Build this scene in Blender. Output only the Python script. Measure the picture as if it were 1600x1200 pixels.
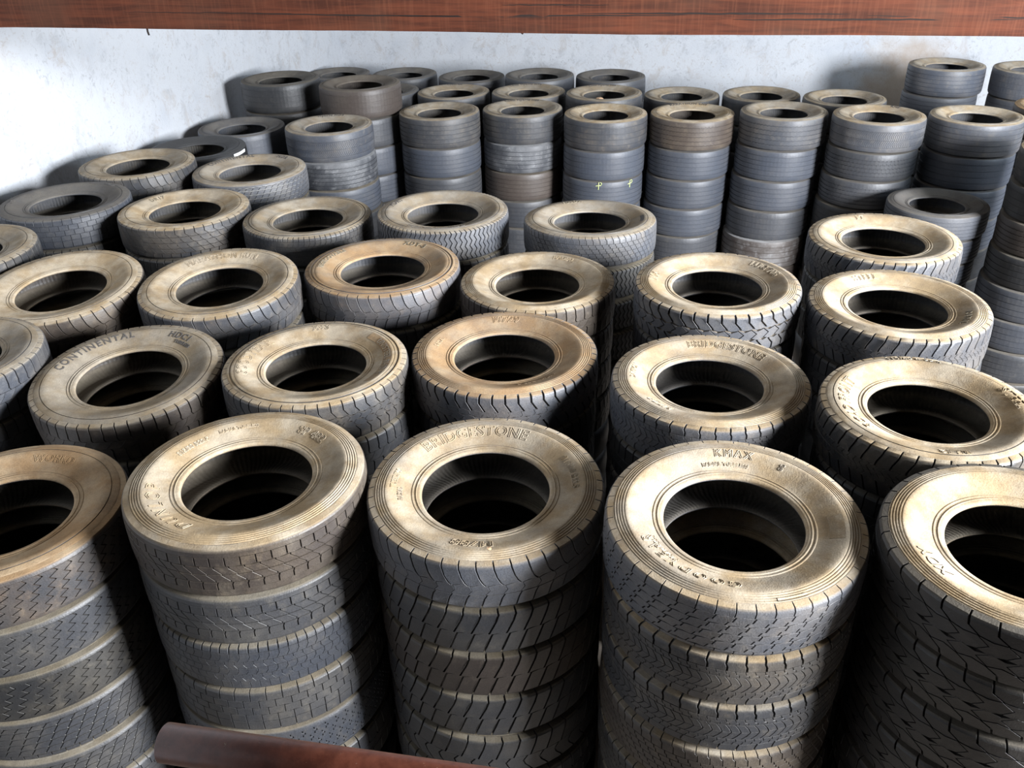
import bpy, bmesh, math, random
from math import pi, cos, sin, tan, atan2, hypot, radians
from mathutils import Vector, Matrix
random.seed(7)
for o in list(bpy.data.objects): bpy.data.objects.remove(o)
SC = bpy.context.scene
COL = SC.collection
ZF = 5.35                      # eye height above the floor

# ------------------------------------------------------------------ camera, world, lights, exposure
F_PX = 1419.49
CR = Vector((0.99962, -0.01379, -0.02388)); CU = Vector((0.02758, 0.49990, 0.86564)); CF = Vector((0.0, 0.86597, -0.50009))
cam_d = bpy.data.cameras.new('camera'); cam = bpy.data.objects.new('camera', cam_d); COL.objects.link(cam)
cam_d.sensor_width = 36; cam_d.lens = F_PX * 36 / 1600; cam_d.clip_start = 0.05
cam.matrix_world = Matrix(((CR.x, CU.x, -CF.x, 0), (CR.y, CU.y, -CF.y, 0), (CR.z, CU.z, -CF.z, ZF), (0, 0, 0, 1)))
SC.camera = cam
SC.view_settings.view_transform = 'Standard'; SC.view_settings.look = 'None'
SC.view_settings.gamma = 1; SC.view_settings.use_curve_mapping = False
SC.view_settings.exposure = 0.15

W = bpy.data.worlds.new('daylight'); SC.world = W; W.use_nodes = True
W.node_tree.nodes['Background'].inputs['Color'].default_value = (0.62, 0.74, 1.0, 1)
W.node_tree.nodes['Background'].inputs['Strength'].default_value = 0.006

def area_light(name, loc, target, sx, sy, power, color):
    d = bpy.data.lights.new(name, 'AREA'); d.shape = 'RECTANGLE'; d.size = sx; d.size_y = sy
    d.energy = power; d.color = color
    o = bpy.data.objects.new(name, d); COL.objects.link(o); o.location = loc
    o.rotation_euler = (Vector(target) - Vector(loc)).to_track_quat('-Z', 'Y').to_euler()
    return o
area_light('doorway_daylight', (9.2, -0.8, ZF + 0.05), (0.0, 6.0, ZF - 2.6), 3.0, 2.6, 5600, (0.93, 0.955, 1.0))
area_light('side_window_daylight', (11.5, 6.5, ZF + 0.6), (0.5, 14.0, ZF - 1.5), 5.0, 2.5, 520, (0.74, 0.87, 1.0))
area_light('warm_overhead_fill', (1.5, 7.0, ZF + 3.2), (1.5, 7.0, 0), 8, 9, 38, (1.0, 0.80, 0.56))  # unseen warm fill lamp, added overhead to warm the tyre tops

# ------------------------------------------------------------------ materials
def new_mat(name):
    m = bpy.data.materials.new(name); m.use_nodes = True
    nt = m.node_tree; nt.nodes.clear()
    out = nt.nodes.new('ShaderNodeOutputMaterial'); b = nt.nodes.new('ShaderNodeBsdfPrincipled')
    nt.links.new(b.outputs[0], out.inputs[0])
    return m, nt, b
def nd(nt, t, **k):
    n = nt.nodes.new(t)
    for a, v in k.items():
        if a.startswith('i_'): n.inputs[a[2:].replace('_', ' ')].default_value = v
        else: setattr(n, a, v)
    return n
def math_n(nt, op, a, b=None, clamp=False):
    n = nt.nodes.new('ShaderNodeMath'); n.operation = op; n.use_clamp = clamp
    for i, v in enumerate((a, b)):
        if v is None: continue
        if isinstance(v, (int, float)): n.inputs[i].default_value = v
        else: nt.links.new(v, n.inputs[i])
    return n.outputs[0]
def remap(nt, v, a, b, c=0.0, d=1.0, smooth=True):
    n = nt.nodes.new('ShaderNodeMapRange'); n.interpolation_type = 'SMOOTHSTEP' if smooth else 'LINEAR'
    nt.links.new(v, n.inputs[0])
    for i, x in zip((1, 2, 3, 4), (a, b, c, d)): n.inputs[i].default_value = x
    return n.outputs[0]
def mixc(nt, f, a, b, mode='MIX'):
    n = nt.nodes.new('ShaderNodeMix'); n.data_type = 'RGBA'; n.blend_type = mode
    for i, v in ((0, f), (6, a), (7, b)):
        if isinstance(v, (int, float)): n.inputs[i].default_value = v
        elif isinstance(v, tuple): n.inputs[i].default_value = (*v[:3], 1)
        else: nt.links.new(v, n.inputs[i])
    return n.outputs[2]
def noise(nt, vec, scale, detail=4, rough=0.55, dist=0.0):
    n = nt.nodes.new('ShaderNodeTexNoise'); n.inputs['Scale'].default_value = scale
    n.inputs['Detail'].default_value = detail; n.inputs['Roughness'].default_value = rough; n.inputs['Distortion'].default_value = dist
    nt.links.new(vec, n.inputs['Vector']); return n.outputs['Fac']

def rubber(name, dust, dust2, amount, liner=False, groove=0.0, film=1.0):
    """Old tyre rubber: tint from the object's colour, settled dust on what faces up."""
    m, nt, b = new_mat(name)
    tc = nd(nt, 'ShaderNodeTexCoord'); oi = nd(nt, 'ShaderNodeObjectInfo'); ge = nd(nt, 'ShaderNodeNewGeometry')
    off = nd(nt, 'ShaderNodeVectorMath', operation='SCALE'); comb = nd(nt, 'ShaderNodeCombineXYZ')
    for i in range(3): nt.links.new(oi.outputs['Random'], comb.inputs[i])
    nt.links.new(comb.outputs[0], off.inputs[0]); off.inputs['Scale'].default_value = 37.0
    add = nd(nt, 'ShaderNodeVectorMath', operation='ADD'); nt.links.new(tc.outputs['Object'], add.inputs[0]); nt.links.new(off.outputs[0], add.inputs[1])
    P = add.outputs[0]
    big = noise(nt, P, 3.0, 5, 0.6); mid = noise(nt, P, 14, 5, 0.65); fine = noise(nt, P, 150, 3, 0.6)
    sep = nd(nt, 'ShaderNodeSeparateXYZ'); nt.links.new(ge.outputs['Normal'], sep.inputs[0])
    up = remap(nt, sep.outputs[2], 0.12, 0.62)
    patch = remap(nt, big, 0.25, 0.62, 0.62, 1.0)
    speck = remap(nt, mid, 0.3, 0.65, 0.8, 1.0)
    so = nd(nt, 'ShaderNodeSeparateXYZ'); nt.links.new(tc.outputs['Object'], so.inputs[0])
    rad = math_n(nt, 'SQRT', math_n(nt, 'ADD', math_n(nt, 'POWER', so.outputs[0], 2.0), math_n(nt, 'POWER', so.outputs[1], 2.0)))
    up = math_n(nt, 'MULTIPLY', up, remap(nt, rad, 0.514, 0.524, 1.0, 0.12))      # traffic keeps the running face bare
    f = math_n(nt, 'MULTIPLY', up, patch); f = math_n(nt, 'MULTIPLY', f, speck); f = math_n(nt, 'MULTIPLY', f, amount)
    # thin dusty film, scuffs and stains on the standing faces
    fl = math_n(nt, 'MULTIPLY', remap(nt, big, 0.35, 0.75), 0.13 * film)
    fl2 = math_n(nt, 'MULTIPLY', remap(nt, mid, 0.5, 0.8), 0.15 * film)
    fl = math_n(nt, 'ADD', fl, fl2)
    f = math_n(nt, 'MAXIMUM', f, fl)
    if groove: f = math_n(nt, 'MAXIMUM', f, groove)
    dc = mixc(nt, remap(nt, noise(nt, P, 5.5, 4, 0.6), 0.35, 0.65), dust, dust2)
    base = mixc(nt, 1.0, oi.outputs['Color'], mixc(nt, remap(nt, fine, 0.3, 0.7), (0.78, 0.78, 0.78), (1.15, 1.15, 1.15)), 'MULTIPLY')
    dc = mixc(nt, 1.0, dc, mixc(nt, remap(nt, fine, 0.25, 0.75), (0.86, 0.86, 0.86), (1.08, 1.08, 1.08)), 'MULTIPLY')
    nt.links.new(mixc(nt, f, base, dc), b.inputs['Base Color'])
    nt.links.new(remap(nt, f, 0, 0.6, 0.47, 0.95), b.inputs['Roughness'])
    nt.links.new(remap(nt, f, 0, 0.6, 0.6, 0.12), b.inputs['Specular IOR Level'])
    h = math_n(nt, 'ADD', math_n(nt, 'MULTIPLY', fine, 0.5), mid)
    if liner:      # cord lines across the inner liner
        s2 = nd(nt, 'ShaderNodeSeparateXYZ'); nt.links.new(tc.outputs['Object'], s2.inputs[0])
        ang = math_n(nt, 'ARCTAN2', s2.outputs[1], s2.outputs[0])
        w = math_n(nt, 'SINE', math_n(nt, 'MULTIPLY', ang, 120.0))
        h = math_n(nt, 'ADD', h, math_n(nt, 'MULTIPLY', w, 0.22))
    bp = nd(nt, 'ShaderNodeBump', i_Strength=0.55, i_Distance=0.004)
    nt.links.new(h, bp.inputs['Height']); nt.links.new(bp.outputs[0], b.inputs['Normal'])
    return m
TAN = (0.43, 0.32, 0.19); TAN2 = (0.55, 0.465, 0.345); GREY = (0.40, 0.315, 0.205); GREY2 = (0.48, 0.42, 0.33); OCH = (0.42, 0.27, 0.14); OCH2 = (0.50, 0.37, 0.23)
MR = {
 'tan': rubber('dusty_rubber_tan', TAN, TAN2, 1.0),
 'grey': rubber('dusty_rubber_grey', GREY, GREY2, 0.85),
 'ochre': rubber('dusty_rubber_ochre', OCH, OCH2, 0.95),
 'lower': rubber('dusty_rubber_in_the_stack', (0.27, 0.225, 0.155), (0.33, 0.29, 0.22), 0.8, film=1.0),
 'dark': rubber('dark_rubber', (0.22, 0.19, 0.15), (0.28, 0.25, 0.2), 0.55, film=0.7),
 'black': rubber('clean_black_rubber', (0.12, 0.12, 0.12), (0.14, 0.14, 0.14), 0.3, film=0.2),
 'scuffed': rubber('scuffed_rubber', (0.45, 0.46, 0.47), (0.4, 0.4, 0.4), 0.8, film=2.6),
}
M_LINER = rubber('inner_liner', (0.33, 0.29, 0.22), (0.38, 0.33, 0.26), 0.6, liner=True, film=1.8)
M_GROOVE = rubber('groove_floor', (0.2, 0.18, 0.15), (0.25, 0.22, 0.18), 0.3, film=0.4)
M_GROOVE_DUST = rubber('groove_floor_with_dust', (0.50, 0.49, 0.45), (0.42, 0.42, 0.40), 0.6, groove=0.8)
def flat_mat(name, col, rough=0.8, metal=0.0):
    m, nt, b = new_mat(name); tc = nd(nt, 'ShaderNodeTexCoord')
    n = noise(nt, tc.outputs['Object'], 30, 4)
    nt.links.new(mixc(nt, remap(nt, n, 0.3, 0.7), tuple(c * 0.8 for c in col), tuple(min(1, c * 1.15) for c in col)), b.inputs['Base Color'])
    b.inputs['Roughness'].default_value = rough; b.inputs['Metallic'].default_value = metal
    return m
M_CHALK = flat_mat('yellow_chalk', (0.75, 0.85, 0.35)); M_WHITE = flat_mat('white_tape', (0.85, 0.86, 0.86))
M_LETTER_DARK = flat_mat('bare_dark_lettering', (0.10, 0.09, 0.08), 0.7)
M_PLATE = flat_mat('dull_dusty_plate', (0.20, 0.17, 0.12), 0.85)
M_LEAF = flat_mat('dry_leaf', (0.72, 0.47, 0.28))

def plaster():
    m, nt, b = new_mat('whitewashed_plaster'); tc = nd(nt, 'ShaderNodeTexCoord'); P = tc.outputs['Object']
    mp = nd(nt, 'ShaderNodeMapping'); mp.inputs['Scale'].default_value = (1.0, 1.0, 0.75); nt.links.new(P, mp.inputs[0])
    zone = remap(nt, noise(nt, mp.outputs[0], 1.1, 4, 0.6), 0.32, 0.56)
    mark = remap(nt, noise(nt, mp.outputs[0], 4.2, 9, 0.78, 0.5), 0.49, 0.64, 0, 0.8)
    mark2 = remap(nt, noise(nt, P, 9, 7, 0.75, 2.5), 0.56, 0.60)
    f = math_n(nt, 'ADD', math_n(nt, 'MULTIPLY', mark, zone), math_n(nt, 'MULTIPLY', mark2, remap(nt, zone, 0, 1, 0.35, 0.9)), True)
    zone2 = remap(nt, noise(nt, P, 1.7, 3, 0.5), 0.5, 0.8)
    c = mixc(nt, zone2, (0.50, 0.52, 0.55), (0.435, 0.46, 0.50))
    hue = mixc(nt, remap(nt, noise(nt, P, 3.3, 3), 0.4, 0.6), (0.27, 0.275, 0.29), (0.36, 0.31, 0.27))
    c = mixc(nt, math_n(nt, 'MULTIPLY', f, 0.55), c, hue)
    sp = nd(nt, 'ShaderNodeSeparateXYZ'); nt.links.new(P, sp.inputs[0])
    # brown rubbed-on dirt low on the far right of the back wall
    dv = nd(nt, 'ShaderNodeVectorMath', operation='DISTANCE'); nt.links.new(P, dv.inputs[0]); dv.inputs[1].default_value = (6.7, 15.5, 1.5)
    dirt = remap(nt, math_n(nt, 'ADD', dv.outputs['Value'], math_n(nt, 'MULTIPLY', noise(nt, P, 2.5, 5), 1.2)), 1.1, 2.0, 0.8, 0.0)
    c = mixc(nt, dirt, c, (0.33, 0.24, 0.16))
    nt.links.new(c, b.inputs['Base Color']); b.inputs['Roughness'].default_value = 0.92
    bp = nd(nt, 'ShaderNodeBump', i_Strength=0.35, i_Distance=0.02)
    nt.links.new(math_n(nt, 'ADD', noise(nt, P, 5, 6, 0.65), math_n(nt, 'MULTIPLY', noise(nt, P, 40, 4), 0.25)), bp.inputs['Height'])
    nt.links.new(bp.outputs[0], b.inputs['Normal']); return m
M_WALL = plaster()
def concrete():
    m, nt, b = new_mat('dirty_concrete'); tc = nd(nt, 'ShaderNodeTexCoord'); P = tc.outputs['Object']
    nt.links.new(mixc(nt, remap(nt, noise(nt, P, 2, 8, 0.65), 0.3, 0.7), (0.10, 0.085, 0.07), (0.20, 0.17, 0.14)), b.inputs['Base Color'])
    b.inputs['Roughness'].default_value = 0.95
    bp = nd(nt, 'ShaderNodeBump', i_Strength=0.4, i_Distance=0.01); nt.links.new(noise(nt, P, 20, 6), bp.inputs['Height']); nt.links.new(bp.outputs[0], b.inputs['Normal'])
    return m
M_FLOOR = concrete()
def wood():
    m, nt, b = new_mat('stained_timber'); tc = nd(nt, 'ShaderNodeTexCoord')
    mp = nd(nt, 'ShaderNodeMapping'); mp.inputs['Scale'].default_value = (0.6, 9, 9); nt.links.new(tc.outputs['Object'], mp.inputs[0])
    g = noise(nt, mp.outputs[0], 3.0, 6, 0.6, 0.6); g2 = noise(nt, tc.outputs['Object'], 1.6, 4)
    mp2 = nd(nt, 'ShaderNodeMapping'); mp2.inputs['Scale'].default_value = (26, 1.0, 1.0); nt.links.new(tc.outputs['Object'], mp2.inputs[0])
    saw = noise(nt, mp2.outputs[0], 3.0, 2)
    c = mixc(nt, remap(nt, g, 0.3, 0.7), (0.048, 0.014, 0.007), (0.110, 0.030, 0.013))
    c = mixc(nt, remap(nt, g2, 0.45, 0.7, 0, 0.5), c, (0.085, 0.038, 0.022))
    c = mixc(nt, remap(nt, saw, 0.45, 0.75, 0, 0.3), c, (0.17, 0.06, 0.03))
    nt.links.new(c, b.inputs['Base Color']); b.inputs['Roughness'].default_value = 0.8; b.inputs['Specular IOR Level'].default_value = 0.25
    bp = nd(nt, 'ShaderNodeBump', i_Strength=0.4, i_Distance=0.006); nt.links.new(g, bp.inputs['Height']); nt.links.new(bp.outputs[0], b.inputs['Normal'])
    return m
M_WOOD = wood(); M_CRACK = flat_mat('dark_split', (0.012, 0.006, 0.004), 0.9)
def paint():
    m, nt, b = new_mat('red_oxide_paint'); tc = nd(nt, 'ShaderNodeTexCoord'); P = tc.outputs['Object']
    n = noise(nt, P, 30, 8, 0.7); n2 = noise(nt, P, 6, 4); 
    c = mixc(nt, remap(nt, n, 0.35, 0.65), (0.12, 0.033, 0.019), (0.20, 0.062, 0.036))
    c = mixc(nt, remap(nt, noise(nt, P, 55, 4, 0.8), 0.66, 0.72, 0, 0.8), c, (0.42, 0.30, 0.22))
    nt.links.new(c, b.inputs['Base Color']); b.inputs['Roughness'].default_value = 0.38
    bp = nd(nt, 'ShaderNodeBump', i_Strength=0.3, i_Distance=0.002); nt.links.new(n, bp.inputs['Height']); nt.links.new(bp.outputs[0], b.inputs['Normal'])
    return m
M_PAINT = paint()

# ------------------------------------------------------------------ mesh helpers
def mesh(name, verts, faces, mats, mat_idx=None, smooth=None):
    me = bpy.data.meshes.new(name); me.from_pydata(verts, [], faces)
    for m in mats: me.materials.append(m)
    if mat_idx: me.polygons.foreach_set('material_index', mat_idx)
    if smooth is not None:
        me.polygons.foreach_set('use_smooth', [smooth] * len(faces) if isinstance(smooth, bool) else smooth)
    me.update(); return me
def link(name, me, parent=None, loc=(0, 0, 0)):
    o = bpy.data.objects.new(name, me); COL.objects.link(o); o.location = loc
    if parent: o.parent = parent
    return o
def tag(o, label, cat, group=None):
    o['label'] = label; o['category'] = cat
    if group: o['group'] = group
    return o

# ------------------------------------------------------------------ setting
SL = 0.18
CX, CY = -2.90, 17.25                       # the corner of the two walls
ex = Vector((1, -SL, 0)).normalized(); ey = Vector((SL, 1, 0)).normalized()
def wallpt(a, b, z): return Vector((CX, CY, 0)) + ex * a + ey * b + Vector((0, 0, z))
def slab(name, a0, a1, b0, b1, z0, z1, mat, kind='structure'):
    v = [wallpt(a, b, z) for a in (a0, a1) for b in (b0, b1) for z in (z0, z1)]
    f = [(0, 1, 3, 2), (4, 6, 7, 5), (0, 4, 5, 1), (2, 3, 7, 6), (0, 2, 6, 4), (1, 5, 7, 3)]
    o = link(name, mesh(name, v, f, [mat])); o['kind'] = kind; return o
slab('floor', -0.3, 15, -20, 0.3, -0.2, 0, M_FLOOR)
slab('wall_left', -0.3, 0, -20, 0.3, 0, ZF + 3.0, M_WALL)
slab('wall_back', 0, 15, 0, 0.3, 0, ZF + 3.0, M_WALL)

def timber(p0, p1, w, h):
    """one long hewn beam with wavering arrises"""
    p0, p1 = Vector(p0), Vector(p1); L = (p1 - p0).length; d = (p1 - p0).normalized()
    n = Vector((-d.y, d.x, 0)).normalized()
    N = 90; V = []; F = []
    prof = [(-1, -1), (-1, -0.72), (-1.03, 0.1), (-1, 0.75), (-0.95, 1), (0.95, 1), (1, 0.8), (1, -1)]
    # front face is the -n side (towards the viewer)
    random.seed(3)
    for i in range(N + 1):
        x = L * i / N
        for k, (a, b) in enumerate(prof):
            j = (0.004 * sin(x * 2.1 + k) + random.uniform(-.0015, .0015))
            V.append((x, (a * w / 2) + j, b * h / 2 + 0.004 * sin(x * 0.9 + k * 2) + j * 0.5))
    m = len(prof)
    for i in range(N):
        for k in range(m):
            F.append((i * m + k, i * m + (k + 1) % m, (i + 1) * m + (k + 1) % m, (i + 1) * m + k))
    F.append(tuple(range(m))[::-1]); F.append(tuple(N * m + k for k in range(m)))
    root = bpy.data.objects.new('timber_beam', None); COL.objects.link(root); root.location = p0
    root.rotation_euler = (0, 0, atan2(d.y, d.x))
    link('beam', mesh('beam', V, F, [M_WOOD], smooth=False), root)
    # long shakes: slim wedge-shaped splits standing in the front face
    def shake(x0, x1, zc, wd, sl):
        vs = []; fs = []; n_ = 26
        for i in range(n_ + 1):
            t = i / n_; x = x0 + (x1 - x0) * t; e = wd * sin(pi * t) ** 0.6 * (0.6 + 0.4 * random.random()) + 0.0006
            z = zc + sl * (t - .5) + 0.002 * random.uniform(-1, 1)
            y = -w / 2 * 1.03 - 0.0035
            vs += [(x, y, z + e), (x, y, z - e), (x, y + .02, z)]
        for i in range(n_):
            a = i * 3; fs += [(a, a + 1, a + 4, a + 3), (a + 1, a + 2, a + 5, a + 4), (a + 2, a, a + 3, a + 5)]
        link('split', mesh('split', vs, fs, [M_CRACK]), root)
    for s in ((2.6, 4.7, 0.0, .0045, -.012), (3.6, 5.6, .004, .005, .016), (4.9, 6.6, .022, .0055, .004), (5.9, 7.6, -.008, .006, .012), (6.7, 8.4, .006, .0045, -.014), (4.4, 5.1, .07, .003, .0), (1.6, 2.9, .012, .002, -.004)):
        shake(*s)
    return root
bd = Vector((6.89, -1.52, 0)).normalized()
BP = Vector((-3.75, 7.25, ZF - 0.90)) + Vector((0.02, 0.12, 0))
beam = timber(BP - bd * 0.55, BP + bd * 11.5, 0.20, 0.205)
tag(beam, 'reddish brown hewn timber tie beam with a long split, crossing above the stacks', 'beam')
# a bent nail hanging under it
def tube(pts, r, n=12, caps=True, taper=None):
    V = []; F = []; pts = [Vector(p) for p in pts]
    for i, p in enumerate(pts):
        d = (pts[min(i + 1, len(pts) - 1)] - pts[max(i - 1, 0)]).normalized()
        a = d.orthogonal().normalized() if abs(d.z) > .9 else d.cross(Vector((0, 0, 1))).normalized(); b = d.cross(a)
        rr = r * (taper[i] if taper else 1)
        for k in range(n): V.append(p + (a * cos(2 * pi * k / n) + b * sin(2 * pi * k / n)) * rr)
    for i in range(len(pts) - 1):
        for k in range(n): F.append((i * n + k, i * n + (k + 1) % n, (i + 1) * n + (k + 1) % n, (i + 1) * n + k))
    if caps: F.append(tuple(range(n))[::-1]); F.append(tuple((len(pts) - 1) * n + k for k in range(n)))
    return V, F
def unproj(px, py, D): return Vector((0, 0, ZF)) + D * (CF + CR * ((px - 800) / F_PX) - CU * ((py - 600) / F_PX))
for (x, l) in ((1.75, .045), (4.52, .012)):
    V, F = tube([(x, -.08, -.09), (x, -.08, -.1 - l * .5), (x + .008, -.085, -.1 - l)], .007, 8)
    link('nail', mesh('nail', V, F, [M_CRACK]), beam)

# handrail low in front of the viewer
r0 = unproj(257, 1160, 1.42); r1 = unproj(1100, 1282, 1.284); r1.z = r0.z
rd = (r1 - r0).normalized()
rail = bpy.data.objects.new('pipe_railing', None); COL.objects.link(rail); rail.location = (r0.x + rd.x * .12, r0.y + rd.y * .12, 0)
def loc(v): return Vector(v) - rail.location
R_ = .0305
def hollow(p0, p1, r, t, n=40):
    V = []; F = []; d = (p1 - p0).normalized(); a = d.cross(Vector((0, 0, 1))).normalized(); b = d.cross(a)
    rings = [(0, r - t), (0, r - .001), (.001, r), ((p1 - p0).length, r), ((p1 - p0).length, r - t), (.0, r - t)]
    rings = [(0.12, r - t), (0, r - t), (0, r - .0012), (.0012, r)] + [((p1 - p0).length * k / 8, r) for k in range(1, 9)]
    for s, q in rings:
        for k in range(n): V.append(p0 + d * s + (a * cos(2 * pi * k / n) + b * sin(2 * pi * k / n)) * q)
    for i in range(len(rings) - 1):
        for k in range(n): F.append((i * n + k, i * n + (k + 1) % n, (i + 1) * n + (k + 1) % n, (i + 1) * n + k))
    F.append(tuple(range(n)))
    return V, F
V, F = hollow(loc(r0), loc(r0 + rd * 2.4), R_, .004)
link('rail', mesh('rail', V, F, [M_PAINT], smooth=True), rail)
for s in (.12, 2.2):
    q = r0 + rd * s
    V, F = tube([loc((q.x, q.y, 0)), loc((q.x, q.y, q.z - R_ * .6))], .022, 24)
    link('post', mesh('post', V, F, [M_PAINT], smooth=True), rail)
    V, F = tube([loc((q.x, q.y, 0)), loc((q.x, q.y, .012))], .08, 24)
    link('base_plate', mesh('base_plate', V, F, [M_PAINT]), rail)
tag(rail, 'brown-red painted pipe railing with an open cut end, in front of the nearest stacks', 'railing')

# ------------------------------------------------------------------ tyre geometry
RT = 0.530                                   # outer radius of every tyre mesh; objects are scaled a little
TYPES = {'std': dict(W=.120, dw=0.0, pitch=.266), 'wide': dict(W=.165, dw=.045, pitch=.356)}
PV = [0, .5, .85, .97, 1.04, 1.20]
PR = [0, .0008, .003, .007, .013, .038]
def prof(v, W):
    s = -1 if v < 0 else 1; a = abs(v)
    zz = [0, .5 * W, .85 * W, .965 * W, W + .001, W + .0065]
    for i in range(len(PV) - 1):
        if a <= PV[i + 1] or i == len(PV) - 2:
            t = (a - PV[i]) / (PV[i + 1] - PV[i]); dr = -(PR[i + 1] - PR[i]); dz = zz[i + 1] - zz[i]
            L = hypot(dr, dz); nr, nz = dz / L, -dr / L
            return RT - (PR[i] + t * (PR[i + 1] - PR[i])), s * (zz[i] + t * dz), nr, s * nz

def side_profile(style, dw):
    """r, z from the shoulder inwards to the bead, then the inside of the casing to the crown."""
    p = []
    if style == 'rings':
        for k in range(4):
            r = .489 - k * .0105
            p += [(r, .1250 + k * .0018), (r - .0030, .1285 + k * .0018), (r - .0070, .1290 + k * .0018), (r - .0085, .1255 + k * .0018)]
        p += [(.4460, .1335), (.4420, .1342)]
    elif style == 'plain':
        p += [(.485, .1285), (.470, .1315), (.4605, .1325), (.4600, .1300), (.4560, .1300), (.4555, .1335), (.445, .1340)]
    elif style == 'step':
        p += [(.489, .1285), (.480, .1300), (.4795, .1262), (.4700, .1262), (.4690, .1310), (.4560, .1330), (.4550, .1305), (.448, .1335)]
    else:  # 'thin' two fine dark rings, low profile casing
        p += [(.488, .1290), (.4800, .1300), (.4790, .1275), (.4770, .1275), (.4760, .1305), (.468, .1312), (.4672, .1288), (.4650, .1288), (.4642, .1328), (.450, .1340)]
    p += [(.4300, .1322), (.4120, .1262), (.3850, .1160), (.3600, .1058), (.3400, .0985), (.3300, .0955), (.3282, .0975), (.3245, .0975), (.3230, .0945),
          (.3130, .0935), (.3112, .0960), (.3085, .0960), (.3070, .0938), (.2980, .0930), (.2915, .0900), (.2875, .0850), (.2850, .0790), (.2865, .0745),
          (.2950, .0720), (.3080, .0735), (.3400, .0820), (.3850, .1000), (.4300, .1040), (.4650, .0960), (.4850, .0780), (.4920, .0500), (.4930, 0)]
    cut = len(p) - 9
    return [(r, z + dw if z > 0 else 0) for r, z in p], cut
CASINGS = {}
def casing(kind, style, depth, low=False):
    key = (kind, style, depth, low)
    if key in CASINGS: return CASINGS[key]
    W = TYPES[kind]['W']; dw = TYPES[kind]['dw']
    sp, cut = side_profile(style, dw)
    # lower half: plain mirrored side
    tread = []
    for v in (-1.19, -1.04, -.9, -.5, 0, .5, .9, 1.04, 1.19):
        r, z, nr, nz = prof(v, W); d = depth * max(0, min(1, (1.095 - abs(v)) / .06)); tread.append((r - nr * d, z - nz * d))
    loop = [(r, z, 0) for r, z in tread[:-1]] + [(tread[-1][0], tread[-1][1], 1)]
    loop += [(r, z, 1 if i < cut else 2) for i, (r, z) in enumerate(sp)]
    lower = [(r, -z, 2 if len(sp) - 1 - i >= cut else 1) for i, (r, z) in enumerate(reversed(sp[:-1]), 1)]
    loop += lower
    N = 72 if low else 112; m = len(loop); V = []; F = []; mi = []; sm = []
    for i in range(N):
        a = 2 * pi * i / N; c, s = cos(a), sin(a)
        for r, z, _ in loop: V.append((r * c, r * s, z))
    for i in range(N):
        j = (i + 1) % N
        for k in range(m):
            k2 = (k + 1) % m
            F.append((i * m + k, j * m + k, j * m + k2, i * m + k2)); t = loop[k][2]
            mi.append({0: 1, 1: 0, 2: 2}[t]); sm.append(True)
    me = mesh('casing', V, F, [MR['tan'], M_GROOVE, M_LINER], mi, sm)
    bm = bmesh.new(); bm.from_mesh(me)
    for e in bm.edges:
        if len(e.link_faces) == 2 and e.calc_face_angle(0) > radians(38): e.smooth = False
    bm.to_mesh(me); bm.free()
    CASINGS[key] = me; return me

# ---- tread patterns: one pitch of blocks drawn flat, cut, chamfered, then wrapped N times round
def blk(out, P, u0, u1, v0, v1, path=((0, 0), (1, 0)), g=.006, gc=.005, W=.12, m0=0, m1=0, path2=None):
    """block between two transverse lines following path, u in pitches; v -1..1; g/gc gaps in metres"""
    gu = g / 2 / P; gv = gc / 2 / W
    vb, vt = v0 + (gv if v0 > -1.15 else 0), v1 - (gv if v1 < 1.15 else 0)
    L = [(u0 + du + gu, vb + (vt - vb) * t) for t, du in path]
    Rr = [(u1 + du - gu, vb + (vt - vb) * t) for t, du in (path2 or path)]
    poly = L[:]
    if m1: poly.append(((L[-1][0] + Rr[-1][0]) / 2, vt + m1))
    poly += Rr[::-1]
    if m0: poly.append(((L[0][0] + Rr[0][0]) / 2, vb + m0))
    out.append([(u * P, v) for u, v in poly[::-1]])
def rowb(out, P, v0, v1, n, path, g=.006, gc=.005, ph=0, W=.12, **k):
    for i in range(n):
        blk(out, P, (i + ph) / n, (i + 1 + ph) / n, v0, v1, path, g, gc, W, **k)
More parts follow.
